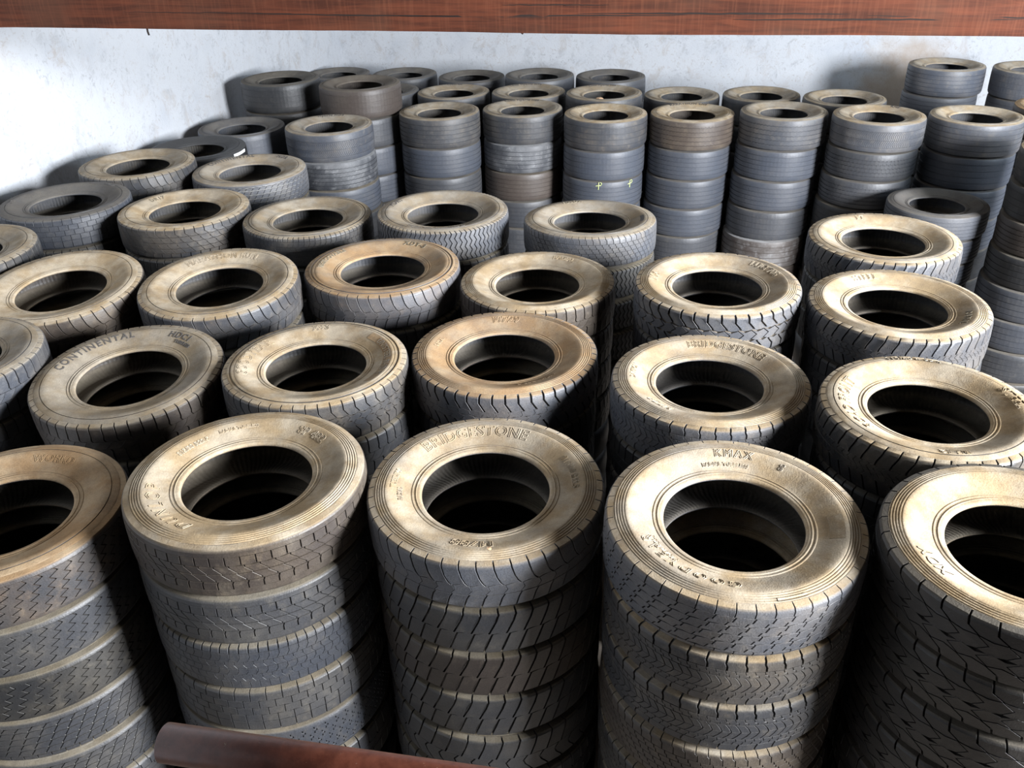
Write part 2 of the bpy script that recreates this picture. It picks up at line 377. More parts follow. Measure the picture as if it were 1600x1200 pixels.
def pattern(name, W):
    """returns N, depth, polygons"""
    E_ = 1.2; o = []
    S0 = ((0, 0), (1, 0))
    if name == 'chevron':            # bold open chevrons on the shoulders, small blocks between
        N = 48; P = 2 * pi * RT / N; d = .013
        rowb(o, P, .28, E_, 1, ((0, .42), (.45, 0), (.78, .0), (1, 0.02)), .011, .004, W=W)
        rowb(o, P, -E_, -.28, 1, ((0, -.02), (.22, 0), (.55, 0), (1, -.42)), .011, .004, .3, W=W)
        rowb(o, P, 0, .28, 1, ((0, .0), (.4, .18), (1, .1)), .0022, .0016, .1, W=W, m0=.03, m1=.05)
        rowb(o, P, -.28, 0, 1, ((0, -.1), (.6, .18), (1, .0)), .0022, .0016, .55, W=W, m0=-.05, m1=.03)
    elif name == 'slot':             # nearly straight shoulder slots, worn solid centre with hair lines
        N = 50; P = 2 * pi * RT / N; d = .010
        rowb(o, P, .22, E_, 1, ((0, .12), (.1, 0), (.3, .05), (1, 0)), .0065, .0018, W=W)
        rowb(o, P, -E_, -.22, 1, ((0, 0), (.7, -.05), (.9, 0), (1, -.12)), .0065, .0018, .4, W=W)
        rowb(o, P, -.22, .22, 1, ((0, -.35), (.5, .1), (1, .35)), .0018, .0012, .2, W=W)
    elif name == 'slotcurve':        # curved slots ending in small crosses
        N = 46; P = 2 * pi * RT / N; d = .010
        rowb(o, P, .12, E_, 1, ((0, .55), (.12, .38), (.35, .20), (.7, .04), (1, 0)), .0062, .0022, W=W, m0=.06)
        rowb(o, P, -E_, -.30, 1, ((0, 0), (.4, .06), (.8, .22), (1, .38)), .0062, .003, .2, W=W)
        rowb(o, P, -.30, .12, 1, ((0, .0), (.5, .25), (1, .15)), .002, .0022, .5, W=W, m0=.0, m1=.06)
    elif name == 'slotslant':
        N = 46; P = 2 * pi * RT / N; d = .013
        rowb(o, P, .25, E_, 1, ((0, -.5), (.2, -.42), (.6, -.12), (1, 0)), .0085, .002, W=W)
        rowb(o, P, -E_, -.35, 1, ((0, 0), (.6, -.2), (1, -.4)), .0085, .003, .2, W=W)
        rowb(o, P, -.05, .25, 2, ((0, .2), (.5, -.1), (1, .1)), .003, .002, .1, W=W, m1=.04)
        rowb(o, P, -.35, -.05, 2, ((0, .0), (.5, .3), (1, .1)), .003, .002, .3, W=W, m0=-.04)
    elif name == 'hexblock':
        N = 50; P = 2 * pi * RT / N; d = .010
        rowb(o, P, .35, E_, 1, ((0, .38), (.35, .02), (.8, 0), (1, 0)), .006, .003, W=W, m0=-.04)
        rowb(o, P, .05, .35, 1, ((0, -.12), (.5, .12), (1, -.12)), .0026, .0026, .35, W=W, m0=-.07, m1=-.07)
        rowb(o, P, -.28, .05, 1, ((0, .12), (.5, -.12), (1, .12)), .0026, .0026, .85, W=W, m0=-.07, m1=-.07)
        rowb(o, P, -E_, -.28, 1, ((0, 0), (.7, 0), (1, -.35)), .006, .003, .2, W=W, m1=-.07)
    elif name == 'parblock':         # dense slanted blocks with notched edges
        N = 46; P = 2 * pi * RT / N; d = .012
        vs = [-.80, -.42, -.05, .32, .70]
        rowb(o, P, .70, E_, 1, ((0, -.05), (.35, 0), (1, 0)), .0045, .0022, W=W)
        for i in range(4):
            rowb(o, P, vs[i], vs[i + 1], 1, ((0, -.30), (.46, -.12), (.5, .06), (1, .22)), .006, .0032, -.28 * (4 - i) + .1, W=W, m1=.035, m0=.035)
        rowb(o, P, -E_, -.80, 1, ((0, -.05), (1, .1)), .0045, .0022, -.9, W=W)
    elif name == 'chevblock':        # shoulder notches then rows of small chevron blocks
        N = 44; P = 2 * pi * RT / N; d = .010
        rowb(o, P, .62, E_, 1, ((0, .0), (.3, 0.0), (.5, -.08), (1, 0)), .0085, .0018, W=W)
        rowb(o, P, .36, .62, 2, ((0, .12), (.4, .1), (.5, -.05), (1, -.1)), .003, .003, .1, W=W)
        rowb(o, P, .02, .36, 2, ((0, .22), (.5, .1), (1, -.1)), .004, .0022, .2, W=W)
        rowb(o, P, -.32, .02, 2, ((0, -.25), (.5, .02), (1, .2)), .004, .0015, .25, W=W)
        rowb(o, P, -.60, -.32, 2, ((0, -.1), (.5, 0), (.6, .12), (1, .1)), .003, .003, .0, W=W)
        rowb(o, P, -E_, -.60, 1, ((0, 0), (.7, 0), (1, .1)), .006, .0018, .2, W=W)
    elif name == 'rect':             # rectangles on top and bottom, slanted centre bricks
        N = 54; P = 2 * pi * RT / N; d = .007
        o.append([(0, .72), (P, .72), (P, E_), (0, E_)])
        rowb(o, P, .36, .72, 1, ((0, 0), (1, 0)), .0055, .0032, W=W, m0=-.02)
        rowb(o, P, .02, .36, 1, ((0, .42), (.8, -.1), (1, -.1)), .0050, .0034, .3, W=W, m1=-.02)
        rowb(o, P, -.32, .02, 1, ((0, .42), (.2, .42), (1, -.1)), .0050, .0034, .75, W=W)
        rowb(o, P, -.67, -.32, 1, ((0, 0), (.7, 0), (1, .08)), .0055, .0032, .2, W=W)
        o.append([(0, -E_), (P, -E_), (P, -.67), (0, -.67)])
    elif name == 'zigzag':           # wavy slots straight across the whole width
        N = 54; P = 2 * pi * RT / N; d = .011
        pts = [(0, 0)] + [(t / 10 + .02, (.36 if t % 2 else -.14) + t * .13) for t in range(1, 10)] + [(1, 1.3)]
        rowb(o, P, -.82, .82, 1, tuple(pts), .0065, .0016, W=W)
        o.append([(0, .82), (P, .82), (P, E_), (0, E_)]); o.append([(0, -E_), (P, -E_), (P, -.82), (0, -.82)])
    elif name == 'wave':             # close upright wavy sipes
        N = 84; P = 2 * pi * RT / N; d = .010
        pts = [(0, 0)] + [(t / 8, (.38 if t % 2 else -.1)) for t in range(1, 8)] + [(1, .0)]
        rowb(o, P, -E_, E_, 1, tuple(pts), .0075, .0016, W=W)
    elif name == 'grid':             # small squares between dust-filled grooves
        N = 56; P = 2 * pi * RT / N; d = .008
        vs = [-.75, -.42, -.1, .22, .55, .8]
        o.append([(0, .82), (P, .82), (P, E_), (0, E_)])
        for i in range(5):
            rowb(o, P, vs[i], vs[i + 1], 1, ((0, -.2), (1, .2)), .0048, .0048, .35 * i, W=W, m0=.03, m1=.03)
        rowb(o, P, -E_, -.75, 1, S0, .0048, .004, .2, W=W)
    elif name == 'pave':             # rounded paving-like blocks
        N = 44; P = 2 * pi * RT / N; d = .010
        rowb(o, P, .5, E_, 1, ((0, .35), (.25, .0), (1, 0)), .0055, .003, W=W, m0=-.03)
        rowb(o, P, .1, .5, 1, ((0, .28), (.5, 0), (.6, .08), (1, -.2)), .0050, .004, .45, W=W, m1=-.03, m0=-.03)
        rowb(o, P, -.3, .1, 1, ((0, .28), (.5, 0), (.6, .08), (1, -.2)), .0050, .004, .0, W=W, m1=-.03, m0=-.03)
        rowb(o, P, -.65, -.3, 1, ((0, .2), (1, -.2)), .0050, .004, .5, W=W, m1=-.03)
        rowb(o, P, -E_, -.65, 1, ((0, 0), (1, .1)), .0055, .003, .1, W=W)
    elif name == 'lug':              # big six-sided lugs
        N = 40; P = 2 * pi * RT / N; d = .018
        rowb(o, P, .30, E_, 1, ((0, .45), (.10, .38), (.42, .02), (1, 0)), .013, .007, W=W, m0=-.05)
        rowb(o, P, -.22, .30, 1, ((0, -.22), (.5, .18), (1, -.22)), .008, .007, .5, W=W, m0=-.10, m1=-.10)
        rowb(o, P, -E_, -.22, 1, ((0, 0), (.6, 0), (.9, -.38), (1, -.40)), .012, .007, .15, W=W, m1=-.10)
    elif name == 'brick':            # staggered small bricks
        N = 64; P = 2 * pi * RT / N; d = .006
        vs = [-E_, -.66, -.36, -.05, .26, .56, E_]
        for i in range(6):
            rowb(o, P, vs[i], vs[i + 1], 1, ((0, .12), (.45, .08), (.55, -.08), (1, -.12)), .0042, .0022, .5 * (i % 2), W=W)
    elif name == 'fine':             # worn teeth on the shoulder and hair sipes
        N = 78; P = 2 * pi * RT / N; d = .005
        rowb(o, P, .80, E_, 1, S0, .006, .002, W=W)
        for i, (a, b) in enumerate(((.42, .80), (.10, .42), (-.22, .10), (-.55, -.22))):
            rowb(o, P, a, b, 1, ((0, .3 if i % 2 else -.3), (.5, 0), (1, 0)), .002, .0024, .3 * i, W=W)
        rowb(o, P, -E_, -.55, 1, S0, .002, .002, .5, W=W)
    elif name == 'dots':             # rows of short siped nicks
        N = 60; P = 2 * pi * RT / N; d = .005
        vs = [-.8, -.48, -.16, .16, .48, .8]
        for i in range(5):
            rowb(o, P, vs[i], vs[i + 1], 1, ((0, .0), (.3, 0), (.4, .2), (.6, .2), (.7, 0), (1, 0)), .0055, .0008, .4 * i, W=W)
        o.append([(0, .8), (P, .8), (P, E_), (0, E_)]); o.append([(0, -E_), (P, -E_), (P, -.8), (0, -.8)])
    elif name == 'hblock':           # squared keystone blocks
        N = 46; P = 2 * pi * RT / N; d = .006
        rowb(o, P, .62, E_, 1, S0, .0042, .0030, W=W)
        for i, (a, b) in enumerate(((.26, .62), (-.1, .26), (-.46, -.1))):
            rowb(o, P, a, b, 1, ((0, 0), (1, 0)), .0036, .0030, .5 * ((i + 1) % 2), W=W, m0=.02, m1=.02)
        rowb(o, P, -E_, -.46, 1, S0, .0042, .003, .5, W=W)
    elif name == 'scurve':           # S-shaped slots in two bands
        N = 44; P = 2 * pi * RT / N; d = .013
        rowb(o, P, .02, E_, 1, ((0, -.55), (.15, -.42), (.5, -.12), (.75, .04), (1, 0)), .0085, .0018, W=W, m0=.04)
        rowb(o, P, -E_, .02, 1, ((0, -.2), (.25, -.22), (.6, .02), (.9, .22), (1, .3)), .0085, .0018, .35, W=W, m1=.04)
    elif name == 'hook':             # wide hooked curves
        N = 40; P = 2 * pi * RT / N; d = .012
        rowb(o, P, .05, E_, 1, ((0, -.35), (.5, -.05), (.8, .08), (1, 0)), .008, .0016, W=W)
        rowb(o, P, -E_, .05, 1, ((0, .75), (.35, .45), (.6, .12), (.8, .0), (1, .25)), .008, .0016, .2, W=W)
    elif name == 'diamond':          # large diagonal lattice
        N = 34; P = 2 * pi * RT / N; d = .014
        rowb(o, P, .5, E_, 1, ((0, .5), (.3, .1), (1, 0)), .0075, .004, W=W, m0=-.05)
        rowb(o, P, .0, .5, 1, ((0, .05), (.5, .4), (1, -.0)), .005, .004, .5, W=W, m0=-.1, m1=-.05)
        rowb(o, P, -.5, .0, 1, ((0, .0), (.5, -.4), (1, .05)), .005, .004, .0, W=W, m0=.1, m1=-.1)
        rowb(o, P, -E_, -.5, 1, ((0, 0), (.7, -.1), (1, -.5)), .0075, .004, .5, W=W, m1=.1)
    elif name in ('rib', 'ribline', 'ribzig', 'ribdash', 'ribband', 'smooth', 'hexrib'):
        N = 72; P = 2 * pi * RT / N; d = {'smooth': .0025, 'rib': .008}.get(name, .006)
        gc = {'rib': .0075, 'ribline': .0090, 'ribzig': .0090, 'ribdash': .0085, 'ribband': .0045, 'smooth': .0028, 'hexrib': .0045}[name]
        vs = {'rib': [-.66, -.3, .02, .34, .68], 'ribline': [-.6, -.2, .2, .62], 'smooth': [-.62, -.2, .2, .66], 'ribband': [-.66, -.1, .5], 'hexrib': [-.66, .56]}.get(name, [-.68, -.36, -.04, .28, .60])
        ed = [-E_] + vs + [E_]
        zz = {'ribzig': .028, 'ribdash': .016, 'hexrib': .0, 'ribband': .012}.get(name, 0)
        for a, b in zip(ed[:-1], ed[1:]):
            mid_band = (name == 'ribband' and a > -.7 and b < .55) or (name == 'hexrib' and a > -.7 and b < .6)
            if name == 'hexrib' and mid_band:
                for i in range(4):
                    a_ = -.66 + 1.22 * i / 4; b_ = -.66 + 1.22 * (i + 1) / 4
                    for h in range(1):
                        blk(o, P, .5 * (i % 2), 1 + .5 * (i % 2), a_, b_, ((0, .0), (.5, -.07), (1, .0)), .0045, .0045, W, .035, -.035, ((0, 0), (.5, .07), (1, 0)))
                continue
            if mid_band:
                rowb(o, P, a, b, 2, ((0, .25), (.5, -.25), (1, .25)), .0028, gc, 0, W=W)
                continue
            lo = a + (gc / 2 / W if a > -1.15 else 0); hi = b - (gc / 2 / W if b < 1.15 else 0)
            za = zz if a > -1.15 else 0; zb = zz if b < 1.15 else 0
            o.append([(0, lo + za), (P * .5, lo + za), (P * .5, lo), (P, lo), (P, hi), (P * .5, hi), (P * .5, hi + zb), (0, hi + zb)] if zz else
                     [(0, lo), (P, lo), (P, hi), (0, hi)])
    return N, P, d, o
TREADS = {}
def tread(name, kind):
    key = (name, kind)
    if key in TREADS: return TREADS[key]
    W = TYPES[kind]['W']; N, P, depth, polys = pattern(name, W)
    bm = bmesh.new()
    for pl in polys:
        pl2 = []
        for q in pl:
            if not pl2 or (abs(q[0] - pl2[-1][0]) + abs(q[1] - pl2[-1][1])) > 1e-5: pl2.append(q)
        vs = [bm.verts.new((x, v, 0)) for x, v in pl2]
        try: bm.faces.new(vs)
        except ValueError: pass
    bm.normal_update()
    for f in bm.faces:
        if f.normal.z < 0: f.normal_flip()
    bmesh.ops.triangulate(bm, faces=bm.faces[:], ngon_method='EAR_CLIP')
    for c in (-1.04, -.9, .9, 1.04):
        bmesh.ops.bisect_plane(bm, geom=bm.verts[:] + bm.edges[:] + bm.faces[:], plane_co=(0, c, 0), plane_no=(0, 1, 0))
    bm.verts.index_update(); bm.verts.ensure_lookup_table()
    n = len(bm.verts); inn = {}
    for e in bm.edges:
        if len(e.link_faces) == 1:
            a, b = e.verts; f = e.link_faces[0]
            lp = [l for l in f.loops if l.edge == e][0]; a, b = lp.vert, lp.link_loop_next.vert
            dx, dy = b.co.x - a.co.x, (b.co.y - a.co.y) * W; L = hypot(dx, dy) or 1
            nx, ny = -dy / L, dx / L
            for v in (a, b): inn.setdefault(v.index, []).append((nx, ny))
    solid = name in ('rib', 'ribline', 'ribzig', 'ribdash', 'smooth')
    ch = .0009 if name != 'smooth' else .0005
    V0 = []  # flat: x, v, h
    top = []; ring = {}; base = {}
    for v in bm.verts:
        x, y = v.co.x, v.co.y
        if v.index in inn:
            nx = sum(a for a, b in inn[v.index]); ny = sum(b for a, b in inn[v.index]); L = hypot(nx, ny) or 1
            if abs(x) < 1e-6 or abs(x - P) < 1e-6: nx = 0
            top.append(len(V0)); V0.append((x + nx / L * ch, y + ny / L * ch / W, 0))
            ring[v.index] = len(V0); V0.append((x, y, -ch))
            base[v.index] = len(V0); V0.append((x, y, -depth - .0012))
        else:
            top.append(len(V0)); V0.append((x, y, 0))
    F0 = [tuple(top[v.index] for v in f.verts) for f in bm.faces]
    for e in bm.edges:
        if len(e.link_faces) == 1:
            lp = [l for l in e.link_faces[0].loops if l.edge == e][0]; a, b = lp.vert.index, lp.link_loop_next.vert.index
            xa, xb = lp.vert.co.x, lp.link_loop_next.vert.co.x
            if solid and abs(xa - xb) < 1e-6 and (abs(xa) < 1e-6 or abs(xa - P) < 1e-6): continue
            F0.append((top[a], ring[a], ring[b], top[b])); F0.append((ring[a], base[a], base[b], ring[b]))
    bm.free()
    random.seed(hash(name) % 1000 if False else len(name) * 7)
    V = []; F = []; nv = len(V0)
    wear = random.uniform(0, 6)
    for k in range(N):
        jit = [random.uniform(-.0004, .0004) for _ in range(4)]
        for x, v, h in V0:
            r, z, nr, nz = prof(v, W)
            hh = h * max(0, min(1, (1.095 - abs(v)) / .06)) if h < 0 else h
            if not solid: hh += jit[0] * .6
            a = (x / P + k) * 2 * pi / N
            rr = r + nr * hh; V.append((rr * cos(a), rr * sin(a), z + nz * hh))
        F += [tuple(i + k * nv for i in f) for f in F0]
    me = mesh('tread', V, F, [MR['tan']], None, True); me.set_sharp_from_angle(angle=radians(24))
    TREADS[key] = (me, depth); return TREADS[key]

def sidewall_z(r, style, dw):
    sp, cut = side_profile(style, dw)
    for (r0, z0), (r1, z1) in zip(sp[:cut], sp[1:cut]):
        if r1 <= r <= r0 and r0 > r1: return z0 + (z1 - z0) * (r0 - r) / (r0 - r1)
    return .13 + dw
def lettering(tyre, text, rmid, h, ang, style='raised', casing_style='rings', dw=0.0, mat=None, spread=1.0):
    """raised writing bent round the sidewall; tops of the letters point outwards, read clockwise"""
    cu = bpy.data.curves.new('writing', 'FONT'); cu.body = text; cu.size = h / .70; cu.resolution_u = 2
    cu.space_character = spread
    if style == 'outline': cu.fill_mode = 'NONE'; cu.bevel_depth = .0016; cu.bevel_resolution = 0; cu.offset = .001
    else: cu.extrude = .0016; cu.offset = .0010
    t = bpy.data.objects.new('writing', cu); COL.objects.link(t)
    dg = bpy.context.evaluated_depsgraph_get(); me0 = t.evaluated_get(dg).to_mesh()
    vs = [tuple(v.co) for v in me0.vertices]; fs = [tuple(p.vertices) for p in me0.polygons]
    t.evaluated_get(dg).to_mesh_clear(); bpy.data.objects.remove(t)
    if not vs: return
    x0 = min(v[0] for v in vs); x1 = max(v[0] for v in vs); V = []
    for x, y, z in vs:
        r = rmid + y - h / 2; a = radians(ang) - (x - (x0 + x1) / 2) / rmid
        V.append((r * cos(a), r * sin(a), sidewall_z(r, casing_style, dw) + z + (.0016 if style == 'raised' else .0012)))
    me = mesh('lettering', V, fs, [mat or MR['tan']], None, False)
    o = link('lettering', me, tyre); return o
def arc_plate(tyre, r0, r1, a0, a1, casing_style, dw=0, mat=None, name='plaque', hgt=.0012):
    n = 14; V = []; F = []
    for i in range(n + 1):
        a = radians(a0 + (a1 - a0) * i / n)
        for r in (r0, (r0 + r1) / 2, r1):
            V.append((r * cos(a), r * sin(a), sidewall_z(r, casing_style, dw) + hgt))
        for r in (r0, (r0 + r1) / 2, r1):
            V.append((r * cos(a), r * sin(a), sidewall_z(r, casing_style, dw) - .002))
    for i in range(n):
        b = i * 6; c = b + 6
        F += [(b, c, c + 1, b + 1), (b + 1, c + 1, c + 2, b + 2), (b + 3, c + 3, c, b), (b + 2, c + 2, c + 5, b + 5)]
    F += [(0, 1, 2, 5, 4, 3), tuple(n * 6 + k for k in (3, 4, 5, 2, 1, 0))]
    bm = bmesh.new(); me = mesh(name, V, F, [mat or M_PLATE]); bm.from_mesh(me); bmesh.ops.recalc_face_normals(bm, faces=bm.faces[:]); bm.to_mesh(me); bm.free()
    o = link(name, me, tyre); o.color = (.05, .05, .05, 1); return o

# ------------------------------------------------------------------ stacks: x, y, bead height (from the eye), radius, tilt
POS = {
'A1': (-2.290, 3.262, -2.480, 0.534, 0.0, 0.0), 'A2': (-1.203, 3.342, -2.374, 0.534, -0.004, -0.019), 'A3': (-0.130, 3.284, -2.418, 0.530, -0.003, -0.042),
'A4': (0.883, 2.903, -2.327, 0.524, 0.008, -0.045), 'A5': (1.920, 2.618, -2.283, 0.532, 0.0, 0.0),
'B0': (-3.223, 4.607, -2.390, 0.522, 0.0, 0.0), 'B1': (-2.166, 4.516, -2.471, 0.533, -0.018, -0.075), 'B2': (-1.102, 4.507, -2.439, 0.520, -0.004, -0.023),
'B3': (-0.039, 4.630, -2.473, 0.539, 0.002, 0.020), 'B4': (1.045, 4.151, -2.417, 0.521, 0.0, 0.024), 'B5': (1.991, 3.682, -2.327, 0.507, -0.005, -0.020),
'C0': (-3.990, 6.228, -2.366, 0.545, 0.0, 0.0), 'C1': (-3.012, 5.655, -2.415, 0.540, -0.020, -0.085), 'C2': (-1.930, 5.606, -2.400, 0.527, -0.013, -0.067),
'C3': (-0.887, 5.947, -2.468, 0.546, -0.001, -0.002), 'C4': (0.192, 5.693, -2.498, 0.528, -0.002, -0.014), 'C5': (1.328, 5.325, -2.387, 0.525, -0.002, -0.021),
'C6': (2.359, 4.990, -2.406, 0.530, 0.0, -0.002), 'C7': (2.716, 6.178, -2.449, 0.530, 0.001, 0.021),
'D1': (-3.759, 7.523, -2.442, 0.533, 0.001, -0.016), 'D2': (-2.694, 7.337, -2.474, 0.535, 0.002, 0.022), 'D3': (-1.637, 7.158, -2.513, 0.525, -0.004, -0.011),
'D4': (-0.521, 7.059, -2.460, 0.532, 0.0, 0.017), 'D5': (0.649, 6.837, -2.475, 0.522, 0.002, 0.047), 'D6': (4.742, 9.598, -3.402, 0.531, 0.001, 0.014),
'E1': (-3.500, 8.570, -2.435, 0.532, 0.003, 0.018), 'E2': (-2.428, 8.499, -2.501, 0.531, 0.001, 0.0),
'F1': (-3.404, 10.029, -2.693, 0.529, 0.0, 0.0), 'F2': (-3.232, 11.284, -2.785, 0.526, 0.001, 0.015), 'F3': (-2.093, 10.925, -2.699, 0.520, 0.001, 0.023),
'G1': (-2.953, 12.464, -2.455, 0.517, 0.003, 0.024), 'G2': (-1.845, 12.028, -2.452, 0.523, -0.002, 0.005), 'G3': (-1.748, 13.536, -2.870, 0.522, 0.0, 0.0),
'G4': (-0.718, 13.319, -2.869, 0.519, 0.0, 0.003), 'G5': (0.346, 13.065, -2.840, 0.520, 0.002, 0.023), 'G6': (1.363, 12.683, -2.801, 0.521, 0.001, 0.014),
'G7': (2.473, 12.937, -2.913, 0.522, 0.002, 0.015), 'G8': (3.522, 12.703, -2.883, 0.521, 0.001, 0.035), 'G9': (4.411, 11.991, -2.799, 0.522, 0.0, 0.013),
'H1': (-2.690, 15.399, -2.973, 0.518, 0.0, 0.0), 'H2': (-1.591, 15.201, -2.969, 0.521, 0.0, 0.008), 'H3': (-0.497, 14.688, -2.937, 0.520, 0.002, 0.032),
'H4': (0.539, 14.099, -2.824, 0.520, 0.003, 0.030), 'H5': (1.610, 14.119, -2.873, 0.523, 0.004, 0.035),
'I1': (-0.830, 11.760, -2.768, 0.515, -0.003, -0.015), 'I2': (0.235, 11.962, -2.810, 0.520, -0.001, 0.005), 'I3': (1.265, 11.519, -2.793, 0.522, -0.001, 0.0),
'I4': (2.343, 11.471, -2.806, 0.522, -0.001, 0.005), 'I5': (3.404, 11.193, -2.747, 0.522, 0.001, 0.039), 'I6': (4.376, 10.704, -2.704, 0.523, 0.0, 0.002),
'I7': (5.477, 10.605, -2.717, 0.517, -0.002, -0.018), 'J1': (6.400, 13.560, -2.730, 0.523, 0.0, 0.0), 'J2': (7.420, 13.100, -2.720, 0.528, 0.0, 0.0),
'K0': (6.536, 10.708, -2.671, 0.534, 0.0, 0.0), 'K1': (5.680, 8.860, -2.640, 0.530, 0.0, 0.0)}
G_ = (0.030, 0.032, 0.037); DK = (0.014, 0.015, 0.017); BL = (0.036, 0.041, 0.052); LT = (0.078, 0.084, 0.098); BR = (0.038, 0.030, 0.026); BK = (0.018, 0.018, 0.019)
# per stack: (kind, casing style, levels visible, [(tread, dust, tint) from the top down], stack phrase, drift per level)
ST = {
'A1': ('std', 'plain', 7, [('zigzag', 'ochre', G_), ('zigzag', 'grey', G_), ('zigzag', 'grey', DK), ('grid', 'grey', G_), ('grid', 'grey', G_), ('brick', 'grey', G_)], 'in the leftmost stack of the front row', (0, 0)),
'A2': ('std', 'rings', 6, [('rect', 'tan', BR), ('rect', 'grey', G_), ('fine', 'grey', BL), ('hblock', 'grey', G_), ('dots', 'grey', BL), ('slot', 'tan', G_)], 'in the second stack from left, front row', (0, 0)),
'A3': ('std', 'rings', 6, [('slotcurve', 'tan', LT), ('scurve', 'grey', G_), ('scurve', 'grey', BR), ('scurve', 'grey', G_), ('hook', 'grey', G_), ('slot', 'tan', G_)], 'in the middle stack of the front row', (.002, 0)),
'A4': ('std', 'rings', 6, [('parblock', 'tan', LT), ('chevblock', 'tan', G_), ('chevblock', 'grey', G_), ('brick', 'grey', BR), ('brick', 'grey', DK), ('slot', 'grey', DK)], 'in the fourth stack from left, front row', (.0, 0)),
'A5': ('std', 'rings', 6, [('diamond', 'tan', DK), ('diamond', 'grey', DK), ('diamond', 'dark', DK), ('diamond', 'grey', DK)], 'in the rightmost stack of the front row', (0, 0)),
'B0': ('std', 'plain', 3, [('slot', 'grey', BL), ('slot', 'grey', G_)], 'in the leftmost stack of the second row', (0, 0)),
'B1': ('std', 'plain', 3, [('slot', 'grey', BR), ('slot', 'grey', DK)], 'in the second stack from left, second row', (0, 0)),
'B2': ('std', 'step', 3, [('hexblock', 'tan', G_), ('slot', 'grey', G_)], 'in the third stack from left, second row', (.01, 0)),
'B3': ('std', 'rings', 3, [('chevron', 'ochre', LT), ('slot', 'tan', G_), ('slot', 'dark', G_)], 'in the fourth stack from left, second row', (0, 0)),
'B4': ('std', 'rings', 3, [('chevblock', 'tan', LT), ('slot', 'dark', DK)], 'in the fifth stack from left, second row', (0, 0)),
'B5': ('std', 'plain', 3, [('slotslant', 'tan', DK), ('slot', 'dark', DK)], 'in the rightmost stack of the second row', (0, 0)),
'C0': ('std', 'plain', 3, [('slot', 'grey', G_)], 'in the third-row stack at the left edge', (0, 0)),
'C1': ('std', 'plain', 3, [('slotcurve', 'tan', BR), ('slot', 'grey', G_)], 'in the second stack from left, third row', (0, 0)),
'C2': ('std', 'plain', 3, [('slotcurve', 'tan', BL), ('slot', 'grey', G_)], 'in the third stack from left, third row', (0, 0)),
'C3': ('std', 'step', 3, [('slotcurve', 'ochre', LT), ('slot', 'ochre', G_)], 'in the fourth stack from left, third row', (0.01, 0)),
'C4': ('std', 'rings', 4, [('slot', 'tan', BR), ('slot', 'dark', BR), ('slot', 'dark', BR)], 'in the fifth stack from left, third row', (0, 0)),
'C5': ('std', 'rings', 3, [('lug', 'tan', LT), ('slot', 'dark', G_)], 'in the sixth stack from left, third row', (0, 0)),
'C6': ('std', 'rings', 3, [('slotslant', 'tan', BL), ('slot', 'dark', G_)], 'in the rightmost stack of the third row', (0, 0)),
'C7': ('std', 'plain', 3, [('slotslant', 'tan', BL), ('slot', 'dark', DK)], 'in the rightmost stack of the fourth row', (0, 0)),
'D1': ('std', 'plain', 3, [('hblock', 'dark', BL), ('slot', 'dark', DK)], 'in the leftmost stack of the fourth row', (0, 0)),
'D2': ('std', 'plain', 3, [('pave', 'tan', G_), ('slot', 'dark', DK)], 'in the second stack from left, fourth row', (0, 0)),
'D3': ('std', 'step', 3, [('fine', 'grey', G_), ('slot', 'dark', DK)], 'in the third stack from left, fourth row', (0, 0)),
'D4': ('std', 'plain', 3, [('wave', 'grey', LT), ('slot', 'tan', G_)], 'in the fourth stack from left, fourth row', (0, 0)),
'D5': ('std', 'plain', 5, [('brick', 'grey', LT), ('wave', 'grey', G_), ('wave', 'grey', G_), ('wave', 'grey', G_)], 'in the fifth stack from left, fourth row', (0, 0)),
'D6': ('std', 'plain', 5, [('ribdash', 'dark', LT), ('ribdash', 'dark', BL), ('ribdash', 'dark', BL), ('ribdash', 'dark', BL)], 'in the low stack at the right', (-.02, 0)),
'E1': ('std', 'plain', 3, [('slotcurve', 'grey', G_), ('slot', 'dark', DK)], 'in the leftmost stack of the fifth row', (0, 0)),
'E2': ('std', 'plain', 3, [('grid', 'grey', LT), ('slot', 'grey', G_)], 'in the second stack of the fifth row', (0, 0)),
'F1': ('std', 'plain', 3, [('smooth', 'black', BK), ('smooth', 'black', DK)], 'below the clean black tyre, left wall', (0, 0)),
'F2': ('wide', 'thin', 3, [('smooth', 'dark', BL), ('smooth', 'dark', BL)], 'in the left wall stack behind the black tyre', (0, 0)),
'F3': ('wide', 'thin', 4, [('ribband', 'grey', BL), ('ribzig', 'scuffed', G_), ('ribdash', 'grey', BL)], 'in the leftmost of the tall even stacks', (.012, 0)),
'G1': ('wide', 'thin', 3, [('smooth', 'dark', DK), ('smooth', 'dark', DK)], 'in the tallest stack against the left wall', (0, 0)),
'G2': ('wide', 'thin', 5, [('smooth', 'dark', BR), ('smooth', 'dark', G_), ('smooth', 'dark', BL), ('ribzig', 'dark', BL)], 'in the second tallest stack, near the corner', (0, 0)),
'G3': ('wide', 'thin', 2, [('smooth', 'dark', G_)], 'in the stack hidden behind the corner stacks', (0, 0)),
}
ordw = ['first', 'second', 'third', 'fourth', 'fifth', 'sixth', 'seventh', 'eighth', 'ninth', 'tenth', 'eleventh', 'twelfth']
for i in range(4, 10):
    ST['G%d' % i] = ('wide', 'thin', 3, [('smooth', 'grey', G_), ('ribline', 'dark', DK)], 'in the %s stack of the second-last row' % ('leftmost' if i == 4 else 'rightmost' if i == 9 else ordw[i - 4]), (0, 0))
for i in range(1, 6):
    ST['H%d' % i] = ('wide', 'thin', 2, [('smooth', 'dark', G_)], 'in the %s stack by the back wall' % ('leftmost' if i == 1 else 'rightmost' if i == 5 else ordw[i - 1]), (0, 0))
